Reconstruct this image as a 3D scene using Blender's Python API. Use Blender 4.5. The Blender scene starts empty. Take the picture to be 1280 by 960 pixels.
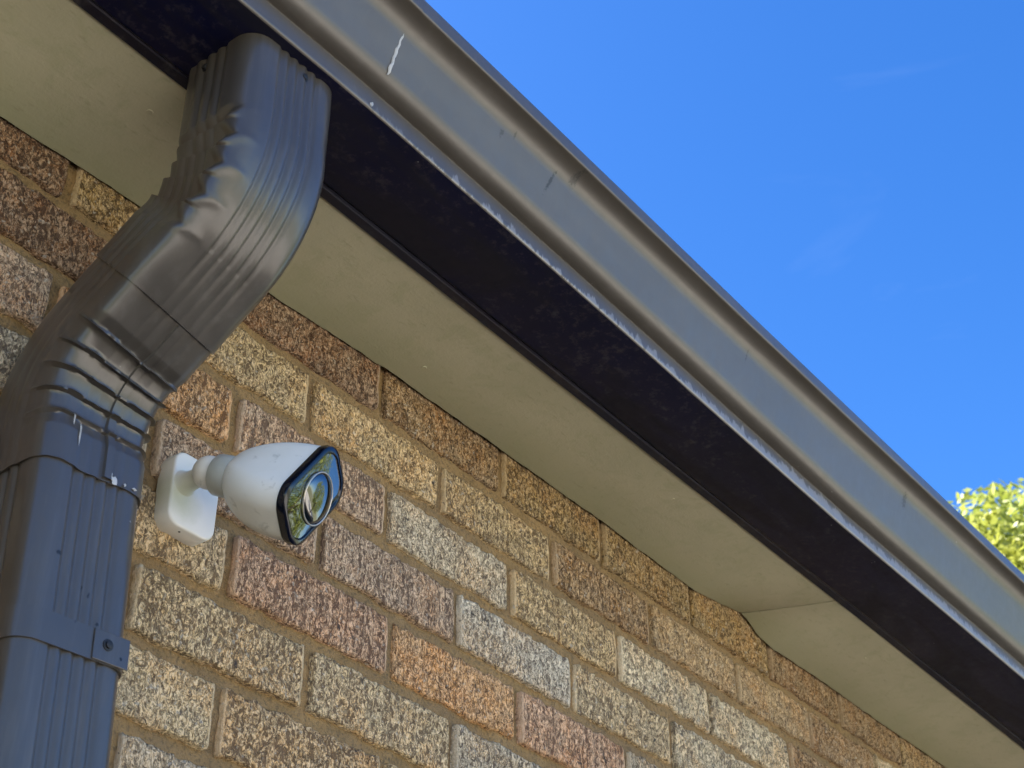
import bpy, math, random
import numpy as np
from mathutils import Vector, Matrix

# ------------------------------------------------------------------ camera, world, sun
scene = bpy.context.scene
col = scene.collection
Z0 = 2.75                                    # height of the soffit above the ground
R_ = Vector((0.605147, -0.796094, -0.005602))
U_ = Vector((-0.46017, -0.35552, 0.813541))
F_ = Vector((0.649647, 0.489734, 0.581481))
cam_d = bpy.data.cameras.new('camera'); cam = bpy.data.objects.new('camera', cam_d); col.objects.link(cam)
mw = Matrix((R_, U_, -F_)).transposed().to_4x4()
mw.translation = Vector((-1.3708, -1.0878, -1.1636 + Z0))
cam.matrix_world = mw
cam_d.sensor_width = 36.0; cam_d.lens = 1922.0/1280*36
cam_d.clip_start = 0.05; cam_d.clip_end = 3000
cam_d.dof.use_dof = True; cam_d.dof.focus_distance = 1.75; cam_d.dof.aperture_fstop = 15.0
scene.camera = cam

SUN_TO = Vector((-0.44, 0.62, 0.65)).normalized()        # from behind the house, over the roof
sun_el = math.asin(SUN_TO.z); sun_az = math.atan2(SUN_TO.x, SUN_TO.y)
world = bpy.data.worlds.new('World'); scene.world = world; world.use_nodes = True
wt = world.node_tree; wt.nodes.clear()
wo = wt.nodes.new('ShaderNodeOutputWorld'); bg = wt.nodes.new('ShaderNodeBackground')
sky = wt.nodes.new('ShaderNodeTexSky'); sky.sky_type = 'NISHITA'; sky.sun_disc = False
sky.sun_elevation = sun_el; sky.sun_rotation = sun_az
sky.air_density = 1.0; sky.dust_density = 0.9; sky.ozone_density = 3.0; sky.altitude = 100
hs = wt.nodes.new('ShaderNodeHueSaturation'); hs.inputs['Saturation'].default_value = 1.34; hs.inputs['Hue'].default_value = 0.511
tc = wt.nodes.new('ShaderNodeTexCoord')
mp = wt.nodes.new('ShaderNodeMapping'); mp.inputs['Scale'].default_value = (1.6, 1.6, 7.0); mp.inputs['Rotation'].default_value = (0.25, -0.2, 0.4)
nz = wt.nodes.new('ShaderNodeTexNoise'); nz.inputs['Scale'].default_value = 1.7; nz.inputs['Detail'].default_value = 7; nz.inputs['Roughness'].default_value = 0.55; nz.inputs['Distortion'].default_value = 0.6
rp = wt.nodes.new('ShaderNodeValToRGB'); rp.color_ramp.elements[0].position = 0.58; rp.color_ramp.elements[1].position = 1.0
rp.color_ramp.elements[1].color = (0.06, 0.06, 0.06, 1)
mx = wt.nodes.new('ShaderNodeMixRGB'); mx.inputs[2].default_value = (9.0, 9.6, 10.5, 1)
wt.links.new(tc.outputs['Generated'], mp.inputs['Vector']); wt.links.new(mp.outputs[0], nz.inputs['Vector'])
wt.links.new(nz.outputs['Fac'], rp.inputs[0]); wt.links.new(rp.outputs[0], mx.inputs[0])
wt.links.new(sky.outputs[0], hs.inputs['Color']); wt.links.new(hs.outputs[0], mx.inputs[1])
wt.links.new(mx.outputs[0], bg.inputs['Color']); bg.inputs['Strength'].default_value = 0.071
wt.links.new(bg.outputs[0], wo.inputs[0])

sd = bpy.data.lights.new('sun', 'SUN'); sun = bpy.data.objects.new('sun', sd); col.objects.link(sun)
sd.energy = 5.0; sd.angle = math.radians(0.53); sd.color = (1.0, 0.95, 0.87)
sun.rotation_euler = SUN_TO.to_track_quat('Z', 'Y').to_euler(); sun.location = (0, 0, 12)

vs = scene.view_settings
vs.view_transform = 'Standard'; vs.look = 'None'; vs.gamma = 1.0; vs.use_curve_mapping = False
vs.exposure = 2.3
scene.render.engine = 'CYCLES'
random.seed(4); rng = np.random.default_rng(11)

# ------------------------------------------------------------------ helpers
def put(o, parent=None):
    col.objects.link(o)
    if parent: o.parent = parent
    return o
def mesh_obj(name, v, f, mat, parent=None, smooth=False, loc=(0, 0, 0)):
    me = bpy.data.meshes.new(name)
    me.from_pydata([tuple(map(float, p)) for p in v], [], [tuple(map(int, q)) for q in f]); me.update()
    if smooth: me.polygons.foreach_set('use_smooth', [True]*len(me.polygons))
    if mat: me.materials.append(mat)
    o = bpy.data.objects.new(name, me); o.location = loc
    return put(o, parent)
def sharp(o, deg=35):
    me = o.data
    me.polygons.foreach_set('use_smooth', [True]*len(me.polygons))
    try: me.set_sharp_from_angle(angle=math.radians(deg))
    except Exception: pass
def empty(name, loc, label=None, cat=None, group=None):
    o = bpy.data.objects.new(name, None); o.location = loc; o.empty_display_size = 0.05
    put(o); tag(o, label, cat, group); return o
def tag(o, label=None, cat=None, group=None, kind=None):
    if label: o['label'] = label
    if cat: o['category'] = cat
    if group: o['group'] = group
    if kind: o['kind'] = kind
    return o
def grid_faces(n, m, wrap=False):
    """n rows by m points per row"""
    mm = m if wrap else m-1
    return [(i*m+j, i*m+(j+1) % m, (i+1)*m+(j+1) % m, (i+1)*m+j) for i in range(n-1) for j in range(mm)]
def hashv(ix, iy, s):
    h = np.sin(ix*127.1+iy*311.7+s*74.7)*43758.5453
    return h-np.floor(h)
def vnoise(x, y, s=0.0):
    ix = np.floor(x); iy = np.floor(y); fx = x-ix; fy = y-iy
    fx = fx*fx*(3-2*fx); fy = fy*fy*(3-2*fy)
    a = hashv(ix, iy, s); b = hashv(ix+1, iy, s); c = hashv(ix, iy+1, s); d = hashv(ix+1, iy+1, s)
    return (a*(1-fx)+b*fx)*(1-fy)+(c*(1-fx)+d*fx)*fy
def fbm(x, y, s=0.0, o=3):
    t = 0; a = .5; w = 0
    for k in range(o):
        t = t+a*vnoise(x*2**k, y*2**k, s+k*3.1); w += a; a *= .5
    return t/w
def sstep(a, b, x):
    t = np.clip((x-a)/(b-a), 0, 1); return t*t*(3-2*t)

class NT:
    """small node-tree writer"""
    def __init__(s, name):
        s.m = bpy.data.materials.new(name); s.m.use_nodes = True; s.t = s.m.node_tree
        s.b = s.t.nodes['Principled BSDF']; s.out = s.t.nodes['Material Output']
    def n(s, typ, **kw):
        x = s.t.nodes.new(typ)
        for k, v in kw.items():
            if k in ('operation', 'blend_type', 'data_type', 'feature', 'attribute_name', 'noise_dimensions', 'distance', 'use_clamp', 'interpolation_type'): setattr(x, k, v)
            else: s.set(x, k, v)
        return x
    def set(s, x, k, v):
        i = x.inputs[int(k[1:])] if (k[0] == 'i' and k[1:].isdigit()) else x.inputs[k.replace('_', ' ')]
        if hasattr(v, 'is_output'): s.t.links.new(v, i)
        elif hasattr(v, 'outputs'): s.t.links.new(v.outputs[0], i)
        else: i.default_value = v
    def P(s, **kw):
        for k, v in kw.items(): s.set(s.b, k, v)
        return s.m
    def obj(s): return s.n('ShaderNodeTexCoord').outputs['Object']
    def mapping(s, vec, scale=(1, 1, 1), loc=None):
        x = s.n('ShaderNodeMapping', Vector=vec, Scale=scale)
        if loc is not None: s.set(x, 'Location', loc)
        return x.outputs[0]
    def noise(s, vec, scale, detail=3, rough=.5, dist=0):
        return s.n('ShaderNodeTexNoise', Vector=vec, Scale=scale, Detail=detail, Roughness=rough, Distortion=dist).outputs['Fac']
    def ramp(s, fac, stops):
        r = s.n('ShaderNodeValToRGB', Fac=fac); e = r.color_ramp.elements
        while len(e) < len(stops): e.new(0.5)
        for q, (p, c) in zip(e, stops):
            q.position = p; q.color = (c, c, c, 1) if not hasattr(c, '__len__') else (*c, 1)
        return r.outputs[0]
    def mix(s, fac, a, b, mode='MIX'):
        return s.n('ShaderNodeMixRGB', blend_type=mode, Fac=fac, Color1=a, Color2=b).outputs[0]
    def math(s, op, a, b=0.0, clamp=False):
        return s.n('ShaderNodeMath', operation=op, use_clamp=clamp, i0=a, i1=b).outputs[0]
    def bump(s, h, strength=.5, dist=.002, normal=None):
        x = s.n('ShaderNodeBump', Height=h, Strength=strength, Distance=dist)
        if normal is not None: s.set(x, 'Normal', normal)
        return x.outputs[0]
    def sep(s, vec): return s.n('ShaderNodeSeparateXYZ', Vector=vec).outputs
def rgb(r, g, b): return (r, g, b, 1)

# ------------------------------------------------------------------ materials
def mat_brick():
    t = NT('wirecut_brick')
    oi = t.n('ShaderNodeObjectInfo')
    off = t.n('ShaderNodeVectorMath', operation='SCALE', Vector=(13.0, 7.0, 29.0), Scale=oi.outputs['Random']).outputs[0]
    p = t.n('ShaderNodeVectorMath', operation='ADD', i0=t.obj(), i1=off).outputs[0]
    ps = t.mapping(p, (1.0, 1.0, 0.62))
    n1 = t.noise(ps, 195, 3.0, .62, .9)
    n2 = t.noise(p, 48, 3, .6)
    n3 = t.noise(p, 16, 2, .5)
    n4 = t.noise(t.mapping(p, (1, 1, .8)), 95, 2, .5, .4)
    drag = t.noise(t.mapping(p, (1, 1, .06)), 240, 2, .6)
    base = oi.outputs['Color']
    pale = t.mix(.38, t.mix(1.0, base, rgb(1.25, 1.22, 1.2), 'MULTIPLY'), rgb(.82, .70, .52))
    a = t.mix(t.ramp(n2, [(.38, 0), (.66, 1)]), base, t.mix(.35, base, rgb(.60, .50, .36)))
    warm = t.mix(1.0, a, rgb(1.1, .86, .62), 'MULTIPLY')
    a = t.mix(t.ramp(n3, [(.45, 0), (.68, .8)]), a, warm)
    fine = t.noise(ps, 380, 3, .6, .5)
    a = t.mix(t.ramp(fine, [(.46, 0), (.60, .8)]), a, pale)
    a = t.mix(t.ramp(fine, [(.34, .75), (.46, 0)]), a, t.mix(1.0, base, rgb(.42, .37, .36), 'MULTIPLY'))
    dark = t.mix(1.0, base, rgb(.15, .128, .13), 'MULTIPLY')
    g = t.math('ADD', n1, t.math('MULTIPLY', t.math('SUBTRACT', drag, .5), oi.outputs['Alpha']))
    g = t.math('ADD', g, t.math('MULTIPLY', t.math('SUBTRACT', oi.outputs['Random'], .5), .07))
    # thin torn cracks along the noise's mid level, and deeper pits
    crack = t.ramp(t.math('ABSOLUTE', t.math('SUBTRACT', t.noise(ps, 140, 3, .65, 1.6), .5)), [(.012, 1), (.04, 0)])
    m1 = t.math('MAXIMUM', t.ramp(g, [(.395, 1), (.46, 0)]), t.math('MULTIPLY', crack, .75))
    ed = t.n('ShaderNodeAttribute', attribute_name='edge').outputs['Fac']
    inner = t.ramp(ed, [(.25, .15), (.55, 1)])
    m1 = t.math('MULTIPLY', m1, inner)
    c = t.mix(t.math('MULTIPLY', m1, .88), a, dark)
    rim = t.mix(.55, base, rgb(.58, .47, .34))
    c = t.mix(t.math('MULTIPLY', t.ramp(ed, [(.2, 1), (.5, 0)]), .6), c, rim)
    sp = t.ramp(n4, [(.70, 0), (.74, 1)])
    c = t.mix(t.math('MULTIPLY', sp, .8), c, rgb(.035, .033, .037))
    lt = t.ramp(t.noise(p, 140, 1, .5), [(.68, 0), (.74, 1)])
    c = t.mix(t.math('MULTIPLY', lt, .55), c, rgb(.62, .56, .46))
    h = t.math('ADD', t.math('MULTIPLY', t.math('SUBTRACT', 1.0, m1), .6), t.math('MULTIPLY', fine, .6))
    return t.P(Base_Color=c, Roughness=.92, Normal=t.bump(h, 1.0, .004))
def mat_mortar():
    t = NT('ochre_mortar'); p = t.obj()
    n1 = t.noise(p, 26, 4, .6); n2 = t.noise(p, 210, 4, .65); n3 = t.noise(p, 620, 2, .5); n4 = t.noise(p, 6, 2, .5)
    c = t.mix(t.ramp(n1, [(.3, 0), (.7, 1)]), rgb(.27, .172, .070), rgb(.39, .25, .108))
    c = t.mix(t.ramp(n4, [(.4, 0), (.65, .55)]), c, rgb(.22, .15, .08))
    c = t.mix(t.ramp(n2, [(.34, .7), (.5, 0)]), c, rgb(.11, .08, .045))
    c = t.mix(t.ramp(n3, [(.68, 0), (.75, .5)]), c, rgb(.5, .43, .32))
    h = t.math('ADD', n2, t.math('MULTIPLY', n3, .4))
    return t.P(Base_Color=c, Roughness=.95, Normal=t.bump(h, .9, .005))
def mat_soffit():
    t = NT('soffit_paint'); p = t.obj(); x, y, z = t.sep(p)
    n1 = t.noise(p, 9, 4, .6); n2 = t.noise(t.mapping(p, (1, 3, 1)), 45, 4, .65); n3 = t.noise(p, 300, 2, .5)
    c = t.mix(t.ramp(n1, [(.3, 0), (.7, 1)]), rgb(.43, .41, .28), rgb(.50, .47, .33))
    # mildew towards the wall, broken up by noise
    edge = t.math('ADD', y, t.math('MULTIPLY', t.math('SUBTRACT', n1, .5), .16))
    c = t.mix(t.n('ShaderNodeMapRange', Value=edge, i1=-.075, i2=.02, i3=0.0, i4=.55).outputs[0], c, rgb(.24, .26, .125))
    c = t.mix(t.ramp(n2, [(.60, 0), (.72, .35)]), c, rgb(.25, .23, .14)); c = t.mix(t.ramp(t.noise(p, 28, 5, .7, .5), [(.50, 0), (.64, .4)]), c, rgb(.36, .36, .22))
    return t.P(Base_Color=c, Roughness=.62, Normal=t.bump(t.math('ADD', n3, t.math('MULTIPLY', n2, 1.5)), .12, .002))
def paint(name, c1, c2, rough=.34, deposit=False, stains=(), wav=.25, coat=0.0, spec=.5, crough=.14, patches=False, metal=0.0):
    t = NT(name); p = t.obj(); x, y, z = t.sep(p); z = t.math('SUBTRACT', z, Z0)
    n1 = t.noise(p, 7, 3, .6); n2 = t.noise(p, 60, 4, .65); n3 = t.noise(p, 700, 2, .5)
    c = t.mix(t.ramp(n1, [(.35, 0), (.65, 1)]), c1, c2)
    r = t.math('ADD', rough, t.math('MULTIPLY', t.math('SUBTRACT', n2, .5), .22))
    for (sx, sy, sz, rx, rz, lean, tone) in stains:
        dz = t.math('SUBTRACT', z, sz)
        dx = t.math('SUBTRACT', t.math('SUBTRACT', x, sx), t.math('MULTIPLY', dz, lean))
        w = t.math('ADD', t.math('POWER', t.math('ABSOLUTE', t.math('DIVIDE', dx, rx)), 2.0), t.math('POWER', t.math('ABSOLUTE', t.math('DIVIDE', dz, rz)), 2.0))
        w = t.math('ADD', w, t.math('MULTIPLY', t.math('SUBTRACT', t.noise(p, 240, 3, .6), .5), 3.2))
        k = t.ramp(w, [(.15, 1), (.95, 0)])
        near = t.math('LESS_THAN', t.math('ABSOLUTE', dz), .05); near2 = t.math('LESS_THAN', t.math('ABSOLUTE', dx), .05)
        k = t.math('MULTIPLY', t.math('MULTIPLY', k, near), near2)
        c = t.mix(k, c, rgb(*tone)); r = t.math('MAXIMUM', r, t.math('MULTIPLY', k, .75))
    if deposit:
        # pale mineral film creeping up the lower lip where water drips off
        lip = t.math('MULTIPLY', t.math('LESS_THAN', z, .030), t.math('LESS_THAN', y, -.2835))
        a = t.noise(t.mapping(p, (1, 1, .15)), 85, 3, .7, .3)
        b = t.noise(t.mapping(p, (1, 0, 0)), 4.0, 2, .5)
        hh = t.math('MULTIPLY', t.math('ADD', t.math('SUBTRACT', a, .30), t.math('MULTIPLY', t.math('SUBTRACT', b, .5), .5)), .048)
        k = t.math('MULTIPLY', lip, t.n('ShaderNodeMapRange', Value=t.math('SUBTRACT', hh, z), i1=-.001, i2=.0015, i3=0.0, i4=1.0).outputs[0])
        ok = t.n('ShaderNodeMapRange', Value=x, i1=-.60, i2=-.40, i3=0.0, i4=1.0).outputs[0]
        k = t.math('MULTIPLY', t.math('MULTIPLY', k, ok), .75)
        c = t.mix(k, c, rgb(.30, .285, .27)); r = t.math('MAXIMUM', r, t.math('MULTIPLY', k, .65))
    # faint water marks running down
    wm = t.noise(t.mapping(p, (1, 1, .07)), 75, 4, .7)
    c = t.mix(t.ramp(wm, [(.52, 0), (.72, .30)]), c, rgb(.13, .12, .11)); r = t.math('ADD', r, t.math('MULTIPLY', t.math('SUBTRACT', wm, .5), .25))
    if patches:
        pm = t.ramp(t.noise(t.mapping(p, (.35, 1.3, 1)), 9, 5, .62, .8), [(.46, 0), (.60, 1)])
        c = t.mix(pm, c, rgb(.010, .010, .020)); r = t.math('ADD', r, t.math('MULTIPLY', pm, .15))
    # white specks of old droppings / filler
    sp = t.ramp(t.noise(p, 130, 1, .4), [(.84, 0), (.86, .5)])
    c = t.mix(sp, c, rgb(.4, .4, .4))
    h = t.math('ADD', t.math('MULTIPLY', n1, 6.0), t.math('MULTIPLY', n3, .04))
    return t.P(Base_Color=c, Roughness=r, Normal=t.bump(h, wav, .0012), Coat_Weight=coat, Specular_IOR_Level=spec, Metallic=metal, Coat_Roughness=crough)
def simple(name, c, rough=.5, metal=0.0, ior=1.5, **kw):
    t = NT(name); n = t.noise(t.obj(), 120, 3, .6)
    cc = t.mix(t.ramp(n, [(.35, 0), (.7, .25)]), rgb(*c), rgb(*[q*.7 for q in c]))
    return t.P(Base_Color=cc, Roughness=rough, Metallic=metal, IOR=ior, **kw)
def mat_plastic():
    t = NT('white_plastic'); p = t.obj(); x, y, z = t.sep(p)
    n1 = t.noise(p, 55, 4, .65, .4); n2 = t.noise(p, 22, 3, .6); n3 = t.noise(p, 900, 2, .5)
    c = t.mix(t.ramp(n2, [(.35, 0), (.75, .5)]), rgb(.88, .87, .82), rgb(.76, .75, .67))
    c = t.mix(t.ramp(n1, [(.59, 0), (.70, .5)]), c, rgb(.36, .36, .31))
    return t.P(Base_Color=c, Roughness=.42, Normal=t.bump(n3, .08, .0008))
def mat_plate():
    t = NT('plate_plastic'); p = t.obj()
    n1 = t.noise(p, 30, 4, .6)
    d = t.n('ShaderNodeVectorMath', operation='LENGTH', i0=t.mapping(p, (1, .3, 1), (0.012, 0, .008))).outputs['Value']
    k = t.n('ShaderNodeMapRange', Value=t.math('ADD', d, t.math('MULTIPLY', t.math('SUBTRACT', n1, .5), .03)), i1=.010, i2=.030, i3=.55, i4=0.0).outputs[0]
    c = t.mix(t.ramp(n1, [(.4, 0), (.8, .4)]), rgb(.88, .87, .82), rgb(.78, .77, .68))
    c = t.mix(k, c, rgb(.42, .46, .27))
    return t.P(Base_Color=c, Roughness=.4)
def mat_leaf():
    t = NT('leaf'); p = t.obj(); n = t.noise(p, 1.1, 2, .5); n2 = t.noise(p, 7, 2, .5)
    c = t.mix(t.ramp(n, [(.35, 0), (.65, 1)]), rgb(.16, .22, .03), rgb(.34, .36, .06))
    c = t.mix(t.ramp(n2, [(.5, 0), (.7, .5)]), c, rgb(.42, .42, .10))
    t.P(Base_Color=c, Roughness=.45)
    tr = t.n('ShaderNodeBsdfTranslucent', Color=c); ms = t.n('ShaderNodeMixShader', Fac=.4)
    t.t.links.new(t.b.outputs[0], ms.inputs[1]); t.t.links.new(tr.outputs[0], ms.inputs[2]); t.t.links.new(ms.outputs[0], t.out.inputs['Surface'])
    return t.m
def mat_ground():
    t = NT('lawn'); p = t.obj(); n = t.noise(p, .35, 4, .6); n2 = t.noise(p, 18, 4, .7)
    c = t.mix(n, rgb(.15, .17, .07), rgb(.24, .23, .115)); c = t.mix(t.math('MULTIPLY', n2, .5), c, rgb(.27, .24, .14))
    return t.P(Base_Color=c, Roughness=.95, Normal=t.bump(n2, .6, .03))
def mat_paving():
    t = NT('pale_concrete'); p = t.obj(); n = t.noise(p, 1.4, 4, .6); n2 = t.noise(p, 60, 4, .7)
    c = t.mix(n, rgb(.58, .535, .46), rgb(.66, .615, .53)); c = t.mix(t.ramp(n2, [(.5, 0), (.75, .4)]), c, rgb(.38, .35, .30))
    return t.P(Base_Color=c, Roughness=.9, Normal=t.bump(n2, .3, .004))

M = dict(soil=simple('added_soil', (.06, .045, .035), .95), bare=simple('bare_aluminium', (.62, .62, .64), .4, metal=.6), under=paint('gutter_underside_shade', rgb(.002, .003, .022), rgb(.003, .004, .027), .45, wav=.15, spec=.22, patches=True),
    brick=mat_brick(), mortar=mat_mortar(), soffit=mat_soffit(), plastic=mat_plastic(), plate=mat_plate(), leaf=mat_leaf(),
    ground=mat_ground(), paving=mat_paving(),
    fascia=paint('fascia_paint', rgb(.006, .006, .014), rgb(.012, .010, .017), .45, spec=.3, patches=True),
    gutter=paint('gutter_paint', rgb(.092, .081, .070), rgb(.104, .092, .080), .46, deposit=True, wav=.12, coat=.5, crough=.34, metal=.3, stains=(
        (-.372, -.318, .088, .004, .007, 0, (.060, .055, .050)), (-.352, -.318, .096, .0025, .005, 0, (.060, .055, .050)),
        (-.277, -.318, .082, .0035, .020, .25, (.045, .042, .038)), (-.243, -.32, .104, .008, .010, 0, (.060, .055, .050)),
        (.670, -.32, .098, .009, .016, 0, (.060, .055, .050)), (.1766, -.32, .092, .0025, .013, 0, (.060, .055, .050)))),
    pipe=paint('downspout_paint', rgb(.062, .054, .046), rgb(.076, .066, .056), .40, wav=.25, coat=.6, crough=.18, metal=.25, stains=(
        (-.034, 0, -.523, .0035, .0028, 0, (.004, .004, .004)), (-.005, 0, -.5445, .002, .004, 0, (.004, .004, .004)), (.002, 0, -.5485, .0016, .003, 0, (.006, .006, .006)),
        (-.008, 0, -.5775, .0018, .0018, 0, (.005, .005, .005)), (.016, 0, -.5705, .0016, .002, 0, (.005, .005, .005)), (.043, 0, -.5935, .0018, .0018, 0, (.005, .005, .005)))),
    sealant=simple('white_sealant', (.50, .50, .50), .5), black=simple('black_screw', (.012, .012, .014), .55),
    collar=simple('grey_plastic', (.50, .52, .49), .45), bezel=simple('black_plastic', (.004, .005, .012), .12),
    glass=simple('dark_glass', (.003, .004, .004), .03, ior=2.3), ring=simple('chrome_ring', (.60, .54, .49), .3, metal=.7),
    bark=simple('bark', (.10, .075, .05), .9), roof=simple('roof_shingle', (.10, .09, .085), .9))

# ------------------------------------------------------------------ ground
def sheet(name, x0, x1, y0, y1, z, mat):
    return mesh_obj(name, [(x0, y0, z), (x1, y0, z), (x1, y1, z), (x0, y1, z)], [(0, 1, 2, 3)], mat)
tag(sheet('ground', -1500, 1500, -1500, 1500, 0, M['ground']), 'mown lawn around the house', 'lawn', kind='structure')
tag(sheet('added_bed', -9, 16, -4.0, .0, .004, M['soil']), 'dark soil strip added along the foot of the wall to darken reflections', 'added soil strip', kind='structure')  # unseen strip added so the pipe and gutter bends reflect dark ground
tag(sheet('paving', -14, 22, -12, -4.05, .004, M['paving']), 'pale concrete paving spread wide to bounce sunlight onto the wall', 'paving', kind='structure')  # unseen paving, widened and paled to bounce sunlight onto wall and soffit

# ------------------------------------------------------------------ brick house: wall, soffit, fascia, roof
house = empty('brick_house', (0, 0, 0), 'single-storey house with rough tan and grey brick wall under an olive-beige soffit', 'house')
WX0, WX1 = -5.0, 9.0
H, J, L = .086, .0185, .2485
# measured head joints of each course (metres along the wall), then carried on at the bond's pitch
PERP = {0: [-.696, -.447, -.1985, .0489, .294, .540, .789, 1.044], 1: [-.569, -.3212, -.0787, .1652, .4138, .6665, .911, 1.163],
        2: [-.6865, -.434, -.1795, .067, .3216, .573, .824], 3: [-.540, -.2895, -.042, .2047, .455, .705],
        4: [-.668, -.418, -.1627, .0808, .330, .580], 5: [-.540, -.2920, -.046, .203, .452], 6: [-.660, -.4115, -.165, .082],
        7: [-.530, -.283, -.035]}
MAN = {'brn': (.23, .135, .075), 'brt': (.29, .20, .10), 'yel': (.37, .28, .125), 'crm': (.46, .38, .23), 'tan': (.40, .31, .185),
       'org': (.42, .265, .13), 'pnk': (.43, .295, .215), 'pgy': (.36, .29, .245), 'gry': (.42, .405, .355), 'lgy': (.52, .50, .415),
       'bgy': (.46, .475, .47), 'gcr': (.44, .385, .27)}
TONE = {0: ['brn', 'yel', 'brn', 'brt', 'yel', 'yel', 'yel', 'brt', 'brt'], 1: ['brn', 'crm', 'crm', 'crm', 'brt', 'tan', 'tan', 'brt'],
        2: ['pgy', 'org', 'pgy', 'gry', 'crm', 'lgy', 'lgy', 'brt'], 3: ['gry', 'pgy', 'pgy', 'bgy', 'gcr', 'lgy'],
        4: ['pgy', 'gcr', 'pnk', 'org', 'pnk', 'gry', 'lgy'], 5: ['gcr', 'gcr', 'gcr', 'gry', 'gcr', 'lgy'][0:6], 6: ['tan', 'gcr', 'tan', 'crm', 'gry'],
        7: ['pgy', 'gry', 'gcr', 'tan']}
def brick_mesh(w, h, seed, fine=True):
    nx, nz = (max(4, int(w/.0042)), max(3, int(h/.0042))) if fine else (12, 4)
    xs = np.linspace(-w/2, w/2, nx+1); zs = np.linspace(-h/2, h/2, nz+1)
    X, Z = np.meshgrid(xs, zs)
    s = seed*1.37
    # ragged outline, fading inwards
    fx = np.exp(-np.minimum(X+w/2, w/2-X)/.006); fz = np.exp(-np.minimum(Z+h/2, h/2-Z)/.006)
    rag = fbm(X*70+s*9, np.sign(Z)*5.0+Z*3, s, 3)-.5
    rag2 = fbm(Z*80+s*5, np.sign(X)*7.0, s+4, 2)-.5
    X2 = X - np.sign(X)*fx*(.0022*np.abs(rag2)*2) - np.sign(X)*fx*fz*.0006
    Z2 = Z + fz*rag*.0075 
    g = fbm(X*150+s*31, Z*95+s*17, s, 2); low = fbm(X*18+s*3, Z*25, s+2, 2)
    ends = sstep(.003, .010, np.minimum(X+w/2, w/2-X))
    Y = (np.clip(.56-g, 0, 1)*.0085)*ends + (low-.5)*.0025
    Y = Y + (fx*fx+fz*fz)*.0012
    n = (nx+1)*(nz+1)
    V = np.stack([X2.ravel(), Y.ravel(), Z2.ravel()], 1)
    idx = np.arange(n).reshape(nz+1, nx+1)
    ring = list(idx[0, :])+list(idx[1:, -1])+list(idx[-1, -2::-1])+list(idx[-2:0:-1, 0])
    B = V[ring].copy(); B[:, 1] = .022
    F = grid_faces(nz+1, nx+1)
    m = len(ring)
    F += [(ring[(k+1) % m], ring[k], n+k, n+(k+1) % m) for k in range(m)]
    me = bpy.data.meshes.new('brick'); me.from_pydata(np.vstack([V, B]).tolist(), [], [tuple(int(q) for q in f) for f in F])
    me.polygons.foreach_set('use_smooth', [True]*len(me.polygons))
    e = np.clip(np.minimum(X+w/2, w/2-X)/.0085+(fbm(Z*60, X*0+s, s, 2)-.5)*.5, 0, 1).ravel()
    if seed % 3 == 0: e = np.clip(e+.45, 0, 1)
    at = me.attributes.new('edge', 'FLOAT', 'POINT'); at.data.foreach_set('value', np.concatenate([e, np.ones(m)]).astype(np.float32))
    me.materials.append(M['brick']); me.update(); return me
# wall
wall = mesh_obj('wall', [(WX0, .05, 0), (WX1, .05, 0), (WX1, .05, Z0+.06), (WX0, .05, Z0+.06), (WX0, .25, 0), (WX1, .25, 0), (WX1, .25, Z0+.06), (WX0, .25, Z0+.06)],
    [(0, 1, 2, 3), (5, 4, 7, 6), (1, 5, 6, 2), (4, 0, 3, 7), (3, 2, 6, 7)], M['mortar'], house)
# mortar sheet with its own unevenness, just behind the brick faces
gx = np.arange(-1.5, 2.8, .006); gz = np.arange(-1.0, .04, .006)
GX, GZ = np.meshgrid(gx, gz)
GY = .0085+(fbm(GX*40, GZ*40, 2, 3)-.5)*.006+(fbm(GX*8, GZ*11, 5, 2)-.5)*.005
mesh_obj('mortar', np.stack([GX.ravel(), GY.ravel(), GZ.ravel()+Z0], 1), grid_faces(len(gz), len(gx)), M['mortar'], wall, True)
mesh_obj('mortar', [(WX0, .010, 0), (WX1, .010, 0), (WX1, .010, Z0-.99), (WX0, .010, Z0-.99), (WX0, .010, Z0+.04), (-1.49, .010, Z0+.04), (-1.49, .010, Z0-.99), (2.78, .010, Z0-.99), (2.78, .010, Z0+.04), (WX1, .010, Z0+.04)],
    [(0, 1, 2, 3), (3, 6, 5, 4), (7, 2, 9, 8)], M['mortar'], wall)
cnt = 0; far_v = []; far_f = []
keys = list(MAN)
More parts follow.
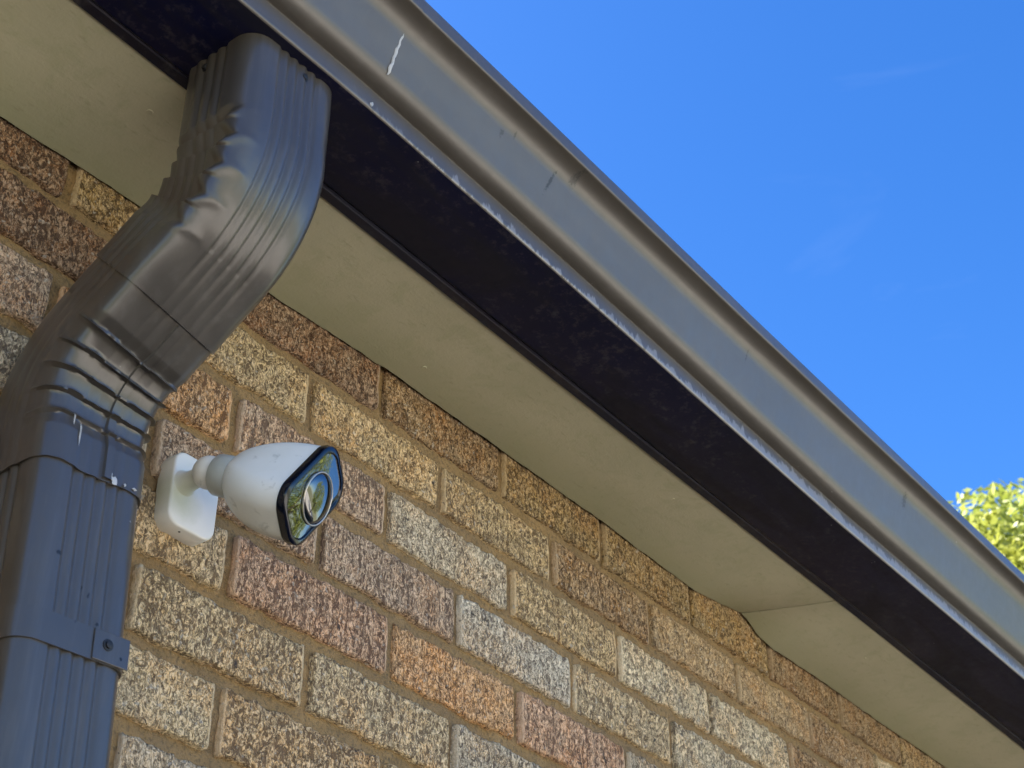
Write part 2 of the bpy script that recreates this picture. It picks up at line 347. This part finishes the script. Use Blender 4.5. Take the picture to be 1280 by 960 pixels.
for c in range(32):
    base = PERP.get(c)
    if base is None:
        st = -.53 if c % 2 else -.66
        base = [st+(fbm(np.array(c*3.1), np.array(1.), 3)-.5)*.03]
    ps = list(base)
    while ps[0] > WX0: ps.insert(0, ps[0]-L)
    k0 = len(ps)-len(base)
    while ps[-1] < WX1: ps.append(ps[-1]+L)
    zt = -c*H + (.025 if c == 0 else 0); zb = -c*H-(H-J)
    for i in range(len(ps)-1):
        a, b = ps[i]+.0065, ps[i+1]-.0065
        xm, zm = (a+b)/2, (zt+zb)/2
        j = i+1-k0
        if -1.45 < xm < 2.75 and zm > -.95:
            cnt += 1
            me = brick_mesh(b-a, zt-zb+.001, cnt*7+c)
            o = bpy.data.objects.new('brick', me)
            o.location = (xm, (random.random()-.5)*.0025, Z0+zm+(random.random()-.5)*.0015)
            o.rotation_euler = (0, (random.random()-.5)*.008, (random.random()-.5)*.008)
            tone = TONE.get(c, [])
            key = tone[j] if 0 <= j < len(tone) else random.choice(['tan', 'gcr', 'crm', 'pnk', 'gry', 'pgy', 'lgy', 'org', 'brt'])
            cc = MAN[key]; v = (1+(random.random()-.5)*.12)*{0: .74, 1: .90}.get(c, 1.04)  # eave shade put into the colour: the top two courses are darkened
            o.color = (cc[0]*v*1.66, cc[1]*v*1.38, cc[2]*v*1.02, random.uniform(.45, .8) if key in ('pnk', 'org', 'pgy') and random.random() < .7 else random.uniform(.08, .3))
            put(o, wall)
        else:
            n = len(far_v); zz = Z0+zb
            if zz < 0: continue
            for (px, py, pz) in ((a, 0, zb), (b, 0, zb), (b, 0, zt), (a, 0, zt), (a, .02, zb), (b, .02, zb), (b, .02, zt), (a, .02, zt)): far_v.append((px, py, pz+Z0))
            far_f += [(n, n+1, n+2, n+3), (n+1, n+5, n+6, n+2), (n+4, n, n+3, n+7), (n+3, n+2, n+6, n+7), (n+4, n+5, n+1, n)]
fb = mesh_obj('brickwork', far_v, far_f, M['brick'], wall); fb.color = (.62, .46, .26, .2); fb['kind'] = 'stuff'
ea = fb.data.attributes.new('edge', 'FLOAT', 'POINT'); ea.data.foreach_set('value', np.ones(len(far_v), np.float32))

# soffit sheets (slightly bowed, lifting at their joint)
SX = [-5, -1.0, -.79, -.69, -.40, -.2, 0, .29, .39, .55, .64, .697]; SZ = [-.03, -.031, -.0281, -.022, -.0122, -.004, -.0025, -.0012, -.0055, -.0085, .003, .0125]
SX2 = [.703, .74, .787, .90, 1.05, 1.5, 3.0]; SZ2 = [.011, -.004, -.0138, -.0119, -.0104, -.0088, -.006]
soffit = bpy.data.objects.new('soffit', None); put(soffit, house)
def panel(x0, x1, sx, sz, skew0=0., skew1=0.):
    n, m = 160, 14
    V = []
    for layer in (0, 1):
        for i in range(n+1):
            t = i/n
            for k in range(m+1):
                q = k/m; y = -.0030-q*.1650
                x = x0+(x1-x0)*t + (skew0*(1-t)**30+skew1*t**30)*q
                zw = np.interp(x0+(x1-x0)*t, sx, sz)
                z = zw*(1-q)**1.5 + (-.0012)*q + (float(fbm(np.array(x*5.), np.array(y*9.), 8, 2))-.5)*.003*(1-q)
                if layer == 0 and k == 0: y += (float(fbm(np.array(x*60.), np.array(.5), 3, 2))-.5)*.004
                V.append((x, y, Z0+z+layer*.006))
    N = (n+1)*(m+1)
    f0 = grid_faces(n+1, m+1); F = [tuple(f) for f in f0]+[tuple(v+N for v in reversed(f)) for f in f0]
    for i in range(n):
        F.append((i*(m+1), (i+1)*(m+1), (i+1)*(m+1)+N, i*(m+1)+N)); F.append((i*(m+1)+m+N, (i+1)*(m+1)+m+N, (i+1)*(m+1)+m, i*(m+1)+m))
    for k in range(m):
        F.append((k, k+N, k+1+N, k+1)); a = n*(m+1)+k; F.append((a, a+1, a+1+N, a+N))
    o = mesh_obj('soffit_panel', V, F, M['soffit'], soffit); sharp(o, 40)
panel(-1.7, .6945, SX, SZ, 0, .036); panel(.6985, 3.1, SX2, SZ2, .036, 0); panel(3.104, 5.5, SX2, SZ2); panel(5.504, 7.9, SX2, SZ2); panel(-4.1, -1.704, SX, SZ)
for (nx_, ny_, q_) in ((-.6925, -.1085, .0045), (-.171, -.043, .0038), (.30, -.12, .003), (.95, -.10, .003)):
    zn = Z0+float(np.interp(nx_, SX+SX2, SZ+SZ2))*(1-(-ny_-.003)/.165)**1.5-.0012*(-ny_-.003)/.165-.0003
    V = [(nx_+math.cos(a)*q_*k, ny_+math.sin(a)*q_*k, zn-h) for k, h in ((1, -.0015), (.8, .0006), (.3, .0004)) for a in np.linspace(0, 2*math.pi, 10, endpoint=False)]
    sharp(mesh_obj('nail_head', V, grid_faces(3, 10, True)+[tuple(range(20, 30))], M['soffit'], soffit), 50)
# fascia: folded metal cover, its lower edge a little below the gutter
def extr(name, prof, xs, mat, parent, dz=None, smooth=28, closed=True):
    V = []
    for x in xs:
        for k, (y, z) in enumerate(prof):
            V.append((x, y, Z0+z+(dz(x, k) if dz else 0)))
    m = len(prof); F = [tuple(reversed(f)) for f in grid_faces(len(xs), m, closed)]
    if closed:
        F.append(tuple(range(m))); F.append(tuple(reversed([(len(xs)-1)*m+k for k in range(m)])))
    o = mesh_obj(name, V, F, mat, parent); sharp(o, smooth); return o
xs_f = np.arange(-4, 8.01, .1)
wob = lambda x: (float(fbm(np.array(x*2.3), np.array(.2), 6, 2))-.5)*.004
extr('fascia', [(-.1595, -.0032), (-.1700, -.0022), (-.1712, -.0012), (-.1712, .16), (-.1595, .16)], xs_f, M['fascia'], house, lambda x, k: wob(x) if k < 3 else 0)
# roof slab rising from the gutter to the ridge and down again
rp_ = [(-.20, .155), (4.2, 2.15), (8.6, .155), (8.6, .10), (4.2, 2.05), (-.20, .10)]
extr('roof', rp_, [-5.3, 9.3], M['roof'], house)
mesh_obj('back_wall', [(WX0, 8.2, 0), (WX1, 8.2, 0), (WX1, 8.2, Z0+.1), (WX0, 8.2, Z0+.1), (WX0, 8.3, 0), (WX1, 8.3, 0), (WX1, 8.3, Z0+.1), (WX0, 8.3, Z0+.1)],
    [(0, 1, 2, 3), (5, 4, 7, 6), (1, 5, 6, 2), (4, 0, 3, 7), (3, 2, 6, 7)], M['mortar'], house)
for xa in (WX0, WX1-.1):
    mesh_obj('gable_wall', [(xa, .25, 0), (xa, 8.2, 0), (xa, 8.2, Z0+.1), (xa, 4.2, Z0+2.0), (xa, .25, Z0+.1), (xa+.1, .25, 0), (xa+.1, 8.2, 0), (xa+.1, 8.2, Z0+.1), (xa+.1, 4.2, Z0+2.0), (xa+.1, .25, Z0+.1)],
        [(0, 1, 2, 3, 4), (9, 8, 7, 6, 5)]+[(k, (k+1) % 5, 5+(k+1) % 5, 5+k) for k in range(5)], M['mortar'], house)

# ------------------------------------------------------------------ gutter
gutter = empty('roof_gutter', (0, 0, 0), 'dark grey-brown metal gutter with stepped front running along the eave', 'gutter')
def bez(p0, p1, p2, n):
    return [((1-t)**2*p0[0]+2*t*(1-t)*p1[0]+t*t*p2[0], (1-t)**2*p0[1]+2*t*(1-t)*p1[1]+t*t*p2[1]) for t in np.linspace(0, 1, n)]
def gprof():
    P = [(-.1720, .13), (-.1720, .003)]
    P += bez((-.1720, .0015), (-.1720, 0), (-.1745, 0), 4)
    P += bez((-.2815, 0), (-.285, 0), (-.285, .0035), 5)
    P += [(-.285, .0235)]
    P += bez((-.285, .0255), (-.285, .0275), (-.2872, .0278), 4)      # crisp step outwards
    P += bez((-.2885, .0280), (-.3035, .0300), (-.3085, .0455), 12)   # turned up into the face
    P += bez((-.3115, .0550), (-.3190, .0765), (-.3215, .0840), 4)
    P += bez((-.3240, .0915), (-.3300, .1100), (-.3490, .1135), 14)   # and out again
    P += bez((-.3502, .1137), (-.3522, .1140), (-.3522, .1160), 4)
    P += [(-.3522, .1310)]
    P += bez((-.3522, .1325), (-.3520, .1345), (-.3500, .1348), 4)
    P += [(-.3400, .1340), (-.3400, .1300)]
    return P
def closed_prof(P, th=.0011):
    P = np.array(P); T = np.gradient(P, axis=0); T /= np.linalg.norm(T, axis=1)[:, None]
    Nn = np.stack([T[:, 1], -T[:, 0]], 1)                              # inwards (towards the trough)
    # orientation: the path runs down the back, along the bottom outwards and up the front
    inner = P - Nn*th
    return [tuple(q) for q in P]+[tuple(q) for q in inner[::-1]], len(P)
gp, npf = closed_prof(gprof())
LX = [-4, -.737, -.611, -.527, -.304, -.038, .263, .5, 1.2, 2.5, 8]; LZ = [.001, .0004, .0045, .0066, .0052, .0008, -.0050, -.0092, -.0013, 0, 0]
TX = [-4, -.547, -.126, .173, .295, .84, 1.116, 2.5, 8]; TZ = [-.004, -.0042, -.0018, -.0009, .001, .0085, .0120, .012, .012]
def gdz(x, k):
    z = gp[k][1]; t = float(sstep(.03, .115, np.array(z))); back = 1 if gp[k][0] > -.18 else 0
    return (np.interp(x, LX, LZ)*(1-t)+np.interp(x, TX, TZ)*t)*(1 if not back else .3) + (float(fbm(np.array(x*6.), np.array(z*20), 9, 2))-.5)*.0012
g1 = extr('gutter_length', gp, np.concatenate([np.arange(-4, -1, .2), np.arange(-1, -.5485, .02), [-.5485]]), M['gutter'], gutter, gdz, 32)
g2x = np.concatenate([np.arange(-.60, 1.6, .02), np.arange(1.6, 8.01, .2)])
def off_prof(prof, d):
    c = np.array(prof); return [(y+d*(1 if y < -.24 else -1), z+d) for y, z in prof]
g2 = extr('gutter_length', off_prof(gp, .0011), g2x, M['gutter'], gutter, gdz, 32)
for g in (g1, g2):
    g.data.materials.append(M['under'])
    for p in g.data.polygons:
        if abs(p.normal.z) > .9 and p.center.y > -.2838 and p.center.z < Z0+.012: p.material_index = 1  # underside shade put into the colour: bottom faces painted near-black navy
# sealant smeared down the lap joint
def bead(name, pts, w, mat, parent, th=.0012):
    V = []; n = len(pts)
    for i, (x, y, z) in enumerate(pts):
        ww = w*(.55+.9*float(fbm(np.array(i*.9), np.array(3.3), 4, 2)))*(.35 if i in (0, n-1) else 1)
        for dx, dy in ((-ww, .0006), (-ww*.5, -th), (ww*.5, -th), (ww, .0006)): V.append((x+dx, y+dy, Z0+z))
    o = mesh_obj(name, V, grid_faces(n, 4), mat, parent); sharp(o, 60); return o
fp = [q for q in gprof()]
def face_y(z):
    f = [(q[1], q[0]) for q in fp[11:-6]]; return float(np.interp(z, [a for a, b in f], [b for a, b in f]))
zz = np.linspace(.036, .100, 20)
bead('sealant', [(-.5487+(.0006*math.sin(i*1.9)), face_y(z)-.0030, z+gdz(-.55, 20)) for i, z in enumerate(zz)], .0019, M['sealant'], gutter)
bead('sealant', [(-.5485, -.2868, z) for z in np.linspace(.008, .014, 5)], .0018, M['sealant'], gutter)

# ------------------------------------------------------------------ downspout
ds = empty('downspout', (-.66, -.05, 0), 'dark grey ribbed metal downspout with two crimped elbows fixed to the brick wall', 'downspout')
X0, X1, X2, Y0, Y2, Z1, Z2 = -.652, -.6757, -.6436, -.0500, -.2208, -.3277, -.1591
RB1, RB2 = .0666, .0637
W, D, RC = .1165, .0970, .0200
def path():
    V = [np.array(v) for v in ((X0+(X0-X1)*(2.6-.8)/.4723*.35, Y0, -2.6), (X0, Y0, -.8), (X1, Y0, Z1), (X2, Y2, Z2), (X2, Y2, .004))]
    out = [V[0], V[1]]
    for i, rb in ((2, RB1), (3, RB2)):
        a, b, c = V[i-1], V[i], V[i+1]
        d1 = (b-a)/np.linalg.norm(b-a); d2 = (c-b)/np.linalg.norm(c-b); s = b-d1*rb; e = b+d2*rb
        for t in np.linspace(0, 1, 40): out.append((1-t)**2*s+2*t*(1-t)*b+t*t*e)
    out.append(V[4]); out = np.array(out)
    seg = np.linalg.norm(np.diff(out, axis=0), axis=1); S = np.concatenate([[0], np.cumsum(seg)])
    return out, S, S[2], S[41], S[42], S[81], S[-1]
PTH, PS, b1a, b1b, b2a, b2b, PEND = path()
def pos(s): return np.array([np.interp(s, PS, PTH[:, k]) for k in range(3)])
def s_at_z(z): return float(np.interp(z, PTH[:, 2], PS))
def section(n=26):
    """points round the rounded rectangle with outward normals; starts mid back, goes round"""
    hw, hd = W/2, D/2; pts = []
    def edge(p0, p1, nrm, k):
        for t in np.linspace(0, 1, k, endpoint=False): pts.append((p0[0]+(p1[0]-p0[0])*t, p0[1]+(p1[1]-p0[1])*t, nrm[0], nrm[1]))
    def arc(cx, cy, t0, k=9):
        for t in np.linspace(t0, t0+90, k, endpoint=False):
            c, s = math.cos(math.radians(t)), math.sin(math.radians(t)); pts.append((cx+RC*c, cy+RC*s, c, s))
    arc(hw-RC, hd-RC, 0); edge((hw-RC, hd), (-hw+RC, hd), (0, 1), 60); arc(-hw+RC, hd-RC, 90); edge((-hw, hd-RC), (-hw, -hd+RC), (-1, 0), 48)
    arc(-hw+RC, -hd+RC, 180); edge((-hw+RC, -hd), (hw-RC, -hd), (0, -1), 64); arc(hw-RC, -hd+RC, 270); edge((hw, -hd+RC), (hw, hd-RC), (1, 0), 48)
    return np.array(pts)
SEC = section()
RIBX = [-.0225, -.0102, .0022, .0147, .0272]; RIBY = [-.012, .002, .016, .030]
def rib(px, py, nx, ny):
    d = np.zeros_like(px)
    fr = (np.abs(ny) > .9)
    for r in RIBX: d += np.where(fr, np.exp(-((px-r)/.0030)**2), 0)
    sd_ = (np.abs(nx) > .9)
    for r in RIBY: d += np.where(sd_, np.exp(-((py-r)/.0032)**2), 0)
    return -d*.0024
def pipe_part(name, s0, s1, grow=0., ribs=1., crimp=None, step=.003, mat=None, wall_th=.0012, ribfade=None, sidefade=None, rag=0.0, parent=None, dent=0.):
    n = max(2, int((s1-s0)/step)); ss = np.linspace(s0, s1, n+1); V = []
    px, py, nx, ny = SEC.T
    rb = rib(px, py, nx, ny)
    for q, s in enumerate(ss):
        c = pos(s); t = pos(min(s+.004, PEND))-pos(max(s-.004, 0)); t /= np.linalg.norm(t)
        ex = np.array([1., 0, 0])-t*t[0]; ex /= np.linalg.norm(ex); ey = np.cross(t, ex)
        rf = ribs if ribfade is None else ribs*ribfade(s)
        off = grow+rb*rf*(np.where(np.abs(nx) > .9, sidefade(s), 1.) if sidefade else 1.)
        if crimp is not None: off = off+crimp(s, px, py, nx, ny)
        if dent: off = off+(fbm(px*28+s*14, py*28+s*9, 7, 2)-.5)*dent
        ds_ = 0
        if rag and q in (0, n):
            ds_ = (fbm(px*60, py*60, 3, 2)-.5)*rag
        P = c+np.outer(px+nx*off, ex)+np.outer(py+ny*off, ey)+np.outer(np.ones_like(px)*ds_, t)
        V.append(P)
    # turn the sheet over at both ends so that its edge has thickness
    def inner(P, c): return P+(c-P)/np.linalg.norm(P-c, axis=1)[:, None]*wall_th*1.4
    rows = [inner(V[0], pos(ss[0]))]+V+[inner(V[-1], pos(ss[-1]))]
    A = np.vstack(rows); A[:, 2] += Z0
    o = mesh_obj(name, A-np.array([-.66, -.05, 0]), grid_faces(len(rows), len(px), True), mat or M['pipe'], parent or ds); sharp(o, 38); return o
sE = s_at_z(-.2505)                 # where the elbows meet, on the centre line
sL = s_at_z(-.4365); sB = s_at_z(-.604)
def saw(u): return u-np.floor(u)
def crimp_up(s, px, py, nx, ny):
    u = (s-(b2a-.012))/(b2b-b2a+.012)
    if u < 0 or u > 1: return 0
    side = np.clip(py/(D/2), -1, 1)
    k = u*4.6+.05*np.sin(py*60); f = saw(k)
    tip = -.86+.30*np.abs(2*f-.9)                                     # each pleat ends in a point near the front corner
    w = np.clip((side-tip)/.20, 0, 1)*(1-.4*sstep(.1, .9, side))
    bul = np.exp(-((side-(tip-.06))/.13)**2)*(1-f)*.0030*sstep(-.030, -.046, px)
    return (bul-w*(.0095*(1-f)+.0005))*np.where(px < .02, 1., .2)*min(1, 5*u, 6*(1-u)+.15)
def crimp_lo(s, px, py, nx, ny):
    u = (s-(b1a-.006))/(b1b-b1a+.012)
    if u < 0 or u > 1: return 0
    front = np.clip(-py/(D/2), -1, 1)
    w = sstep(.05, .85, front)
    f = saw(u*5.0+.03*np.sin(px*70+1)+.02*np.sin(px*210))
    fold = np.exp(-((f-.5)/.065)**2)                                   # thin raised folds over a hollowed face
    return w*(.0060*fold-.0046)*min(1, 6*u+.1, 6*(1-u)+.1)
fade_low = lambda s: float(np.clip(1-(b1b+.025-s)/.05, 0.0, 1)) if s < b1b+.025 else 1.0
pipe_part('pipe', 0, s_at_z(-.425), 0, 1., step=.02)
le = pipe_part('elbow', sL, sE+.012, .0022, 1., crimp_lo, .0022, ribfade=lambda s: .25+.75*float(sstep(b1b, b1b+.05, np.array(s)))*.2, rag=.006, dent=.002)
ue = pipe_part('elbow', sE, PEND, .0046, 1., crimp_up, .0016, ribfade=lambda s: 1.0 if s > b2a else .35+.65*float(sstep(sE+.01, b2a+.02, np.array(s))), dent=.0022, sidefade=lambda s: .4 if b2a-.01 < s < b2b else 1.)
for el in (ue,):                                                  # bare metal on the cut edges
    el.data.materials.append(M['bare'])
    for p in list(el.data.polygons)[:len(SEC)]: p.material_index = 1
# lock seam down the front of the lower elbow
def on_pipe(s, lx, ly, out=0.):
    c = pos(s); t = pos(min(s+.004, PEND))-pos(max(s-.004, 0)); t /= np.linalg.norm(t)
    ex = np.array([1., 0, 0])-t*t[0]; ex /= np.linalg.norm(ex); ey = np.cross(t, ex)
    return c+ex*lx+ey*(ly-out), ex, ey, t
V = []; ss = np.linspace(sL+.001, sE-.001, 90)
for s in ss:
    oo = .0022+float(np.atleast_1d(crimp_lo(s, np.array([.008]), np.array([-D/2]), np.array([0.]), np.array([-1.])))[0])
    for lx, o_ in ((.0035, -.001), (.0045, .0024), (.0120, .0026), (.0130, -.001)):
        p, *_ = on_pipe(s, lx, -D/2, oo+o_); V.append((p[0]+.66, p[1]+.05, p[2]+Z0))
sm = mesh_obj('seam', V, grid_faces(len(ss), 4), M['pipe'], le); sharp(sm, 40)
# filler smeared along the foot of the lower elbow
for (lx, zz_, w_, h_) in ((.012, -.430, .0024, .0030), (.0165, -.4340, .0036, .0042), (.0290, -.4335, .0014, .0018), (.0395, -.4330, .0026, .0014), (-.026, -.405, .0012, .010), (-.034, -.392, .0010, .006)):
    V = []
    for i in range(9):
        th = 2*math.pi*i/9; k = .6+.8*random.random()
        p, ex, ey, t = on_pipe(s_at_z(zz_)+math.sin(th)*h_*k, lx+math.cos(th)*w_*k, -D/2, .0031); V.append((p[0]+.66, p[1]+.05, p[2]+Z0))
    p, *_ = on_pipe(s_at_z(zz_), lx, -D/2, .0046); V.append((p[0]+.66, p[1]+.05, p[2]+Z0))
    sharp(mesh_obj('filler', V, [(i, (i+1) % 9, 9) for i in range(9)], M['sealant'], le), 80)
# wall strap and screws
strap = pipe_part('strap', s_at_z(-.6045), s_at_z(-.5765), .0022, 0.0, step=.006)
p, ex, ey, t = on_pipe(s_at_z(-.59), .0345, -D/2, .0030)
def plate_box(name, c, ax, ay, az, sx, sy, sz, mat, parent, org):
    V = [np.array(c)+ax*sx*a+ay*sy*b+az*sz*d-np.array(org) for a in (-1, 1) for b in (-1, 1) for d in (-1, 1)]
    F = [(0, 1, 3, 2), (6, 7, 5, 4), (0, 4, 5, 1), (2, 3, 7, 6), (0, 2, 6, 4), (1, 5, 7, 3)]
    o = mesh_obj(name, V, F, mat, parent)
    b = o.modifiers.new('b', 'BEVEL'); b.width = .0006; b.segments = 2; return o
pc = p.copy(); pc[2] += Z0
plate_box('strap_tab', pc, ex, ey, t, .0190, .0009, .0138, M['pipe'], strap, (-.66, -.05, 0))
def screw(c, n, r, parent, org, head=.0026):
    n = np.array(n)/np.linalg.norm(n); a = np.cross(n, [0, 0, 1.]); 
    a = a/np.linalg.norm(a); b = np.cross(n, a); V = []; k = 12
    for (rr, h) in ((1.5, 0), (1.5, .0007), (.95, .0009), (.92, head), (.6, head+.0004)):
        for i in range(k if rr != .92 else k):
            th = 2*math.pi*i/k; V.append(np.array(c)+n*h+(a*math.cos(th)+b*math.sin(th))*r*rr-np.array(org))
    F = grid_faces(5, k, True)+[tuple(range(4*k, 5*k))]
    o = mesh_obj('screw', V, F, M['black'], parent); sharp(o, 30); return o
org = (-.66, -.05, 0)
sc, *_ = on_pipe(s_at_z(-.588), .0300, -D/2, .0040); sc[2] += Z0; screw(sc, -ey, .0036, ds, org)
sc, ex, ey, t = on_pipe(s_at_z(-.0105), .0100, -D/2, .0030); sc[2] += Z0; screw(sc, -ey, .0036, ds, org)
sc, ex, ey, t = on_pipe(s_at_z(-.0125), -W/2-.0025, .016, 0); sc[2] += Z0; screw(sc, -ex, .0034, ds, org)

# ------------------------------------------------------------------ security camera
SO = np.array([-.499, 0, Z0-.341])
sc_ = empty('security_camera', tuple(SO), 'white bullet security camera on a square wall plate beside the downspout', 'camera')
def rr_pts(a, b, r, n=10):
    out = []
    for cx, cy, t0 in ((a-r, b-r, 0), (-a+r, b-r, 90), (-a+r, -b+r, 180), (a-r, -b+r, 270)):
        for t in np.linspace(t0, t0+90, n): out.append((cx+r*math.cos(math.radians(t)), cy+r*math.sin(math.radians(t))))
    return np.array(out)
def loft(name, secs, mat, parent, cap0=True, cap1=True, deg=40):
    m = len(secs[0]); V = np.vstack(secs); F = grid_faces(len(secs), m, True)
    if cap0: F.append(tuple(reversed(range(m))))
    if cap1: F.append(tuple(range((len(secs)-1)*m, len(secs)*m)))
    o = mesh_obj(name, V, F, mat, parent); sharp(o, deg); return o
ex3, ez3 = np.array([1., 0, 0]), np.array([0, 0, 1.])
sec = []
for inset, y in ((.0005, .004), (0, .002), (0, -.0178), (.0005, -.0192), (.0014, -.0201), (.0032, -.0204)):
    q = rr_pts(.0315-inset, .043-inset, .015-inset*.6); sec.append(np.stack([q[:, 0]+.0055, np.full(len(q), y), q[:, 1]], 1))
loft('wall_plate', sec, M['plate'], sc_, True, True, 50)
def circ(c, n, r, k=40, up=None):
    n = np.array(n, float); n /= np.linalg.norm(n); a = np.cross(n, up if up is not None else [0, 0, 1.]); a /= np.linalg.norm(a); b = np.cross(n, a)
    return np.array([np.array(c)+(a*math.cos(2*math.pi*i/k)+b*math.sin(2*math.pi*i/k))*r for i in range(k)])
B0 = np.array([-.5115, -.0500, -.3325])+np.array([0, 0, Z0])-SO
FC = np.array([-.4694, -.1691, -.3852])+np.array([0, 0, Z0])-SO
dF = np.array([.3533, -.8625, -.3622]); E1 = np.array([-.7747, -.4868, .4035]); E2 = np.array([.5243, -.1381, .8402])
ax = FC-B0; LBODY = np.linalg.norm(ax); ax /= LBODY
BB = B0+ax*.0075; st0 = np.array([B0[0]*.8, -.0195, B0[2]*.8])
loft('stem', [circ(st0+(BB-st0)*t, (BB-st0), r) for t, r in ((0, .0150), (.06, .0132), (.18, .0110), (.5, .0098), (1, .0098))], M['plate'], sc_, False, False, 50)
loft('ball_joint', [circ(BB+ax*.0175*math.cos(a), ax, max(.0175*math.sin(a), .0004)) for a in np.linspace(math.pi, .5, 16)], M['plastic'], sc_, True, True, 60)
c0 = .0190
loft('collar', [circ(B0+ax*(c0+h), ax, r) for h, r in ((0, .0150), (0, .0204), (.0012, .0214), (.0195, .0218), (.0208, .0210), (.0208, .0180))], M['collar'], sc_, True, True, 40)
# body: round behind, growing into the rounded rectangle of the front
HA, HB, RR = .0344, .0511, .0234
def face_sec(c, sa, sb, r, round_t):
    q = rr_pts(sa, sb, r, 12); k = len(q)
    a = np.arctan2(q[:, 1]/sb, q[:, 0]/sa); rad = (sa+sb)/2*.97
    q2 = np.stack([np.cos(a)*rad, np.sin(a)*rad], 1)
    q = q*(1-round_t)+q2*round_t
    return np.array(c)+np.outer(q[:, 0], E1)+np.outer(q[:, 1], E2)
secs = []
hb = c0+.0195
for t in np.linspace(0, 1, 34):
    g = (1-(1-t)**3.0)**.56; rt = (1-t)**2.2
    ha = .0185+(HA-.0005-.0185)*g; hbz = .0185+(HB-.0005-.0185)*g
    c = B0+ax*(hb+(LBODY-.010-hb)*t)
    secs.append(face_sec(c, ha, hbz, min(RR*(.75+.25*g), ha*.98), rt))
loft('body', secs, M['plastic'], sc_, True, True, 50)
bz = []
for h, ins in ((-.0098, .0016), (-.0096, -.0004), (-.0060, -.0012), (-.0012, -.0006), (0, .0010), (.0002, .0045), (-.0012, .0058)):
    bz.append(face_sec(FC+dF*h, HA-ins, HB-ins, RR-ins*.7, 0))
loft('bezel', bz, M['bezel'], sc_, True, False, 45)
gl = []
for k in range(8):
    t = k/7; gl.append(face_sec(FC+dF*(-.0012+.0022*(1-(1-t)**2)), (HA-.0056)*(1-t*.985), (HB-.0056)*(1-t*.985), (RR-.004)*(1-t*.985), t*.4))
loft('front_glass', gl, M['glass'], sc_, False, True, 60)
LC = FC+dF*.0004+E2*(.001)+E1*(-.004)
rg = []
for i in range(48):
    th = 2*math.pi*i/48; dirv = E1*math.cos(th)+E2*math.sin(th)
    rg.append(np.array([LC+dirv*(0.0262+.0008*math.cos(p_))+dF*(.0012+.0007*math.sin(p_)) for p_ in np.linspace(0, 2*math.pi, 8, endpoint=False)]))
rgv = np.vstack(rg); o = mesh_obj('lens_ring', rgv, [(i*8+j, ((i+1) % 48)*8+j, ((i+1) % 48)*8+(j+1) % 8, i*8+(j+1) % 8) for i in range(48) for j in range(8)], M['ring'], sc_, True)
loft('lens', [circ(LC+dF*(-.0002+.0050*math.cos(a)), dF, max(.0252*math.sin(a), .0003)) for a in np.linspace(math.pi/2, 0, 12)], M['glass'], sc_, False, True, 70)
hole = loft('drain_hole', [circ(np.array([-.002, -.0120, -.0424]), [0, 0, -1.], .0012, 12, [0, 1., 0]), circ(np.array([-.002, -.0120, -.0433]), [0, 0, -1.], .0012, 12, [0, 1., 0])], M['black'], sc_)

# ------------------------------------------------------------------ trees
def limb(name, pts, radii, parent, mat, k=10):
    secs = []
    for i, (p, r) in enumerate(zip(pts, radii)):
        d = np.array(pts[min(i+1, len(pts)-1)])-np.array(pts[max(i-1, 0)]); secs.append(circ(p, d, r, k, [0.3, .9, .2]))
    return loft(name, secs, mat, parent, True, True, 70)
def tree(loc, hgt, rad, label, seed, nleaf=26000, low=.34):
    r = np.random.default_rng(seed); root = empty('tree', loc, label, 'tree', None)
    tr = [(0, 0, -.1), (.05, .02, hgt*.18), (.02, .1, hgt*.36), (.1, .05, hgt*.6), (.05, .1, hgt*.88)]
    trunk = limb('trunk', tr, [.26, .2, .17, .1, .03], root, M['bark'])
    for k in range(9):
        a = k*2.4; z = hgt*(.28+.055*k); l = rad*(.75-.04*k)
        limb('limb', [(0.05, .05, z), (math.cos(a)*l*.5, math.sin(a)*l*.5, z+l*.45), (math.cos(a)*l, math.sin(a)*l, z+l*.75)], [.075, .045, .015], trunk, M['bark'], 7)
    # leaf clumps through the crown
    cz = hgt*(low+1)/2; hh = hgt*(1-low)/2; cl = []
    while len(cl) < 150:
        p = r.normal(size=3); p /= np.linalg.norm(p); p = p*r.uniform(.45, 1)**.6
        cl.append((p[0]*rad*.9, p[1]*rad*.9, cz+p[2]*hh*.92))
    cl = np.array(cl); ci = r.integers(0, len(cl), nleaf)
    dv = r.normal(size=(nleaf, 3)); dv /= np.linalg.norm(dv, axis=1)[:, None]
    P = cl[ci]+dv*(r.random((nleaf, 1))**.4)*rad*.19*r.uniform(.7, 1.3, size=(len(cl), 1))[ci]
    a = r.normal(size=(nleaf, 3)); a /= np.linalg.norm(a, axis=1)[:, None]
    b = np.cross(a, r.normal(size=(nleaf, 3))); b /= np.linalg.norm(b, axis=1)[:, None]
    sz = r.uniform(.035, .08, nleaf)[:, None]
    V = np.stack([P-a*sz, P+b*sz*.45, P+a*sz, P-b*sz*.45], 1).reshape(-1, 3)
    o = mesh_obj('crown', V, np.arange(nleaf*4).reshape(-1, 4), M['leaf'], root)
    return root
def at_az(az, dist): return (-1.37+math.sin(math.radians(az))*dist, -1.09+math.cos(math.radians(az))*dist, 0)
tree(at_az(76.3, 15.0), 10.2, 3.3, 'sunlit yellow-green tree rising behind the far end of the gutter', 3, 150000)
tree(at_az(106, 12.0), 6.0, 2.6, 'rounder garden tree standing out on the lawn', 9, 16000, .25)
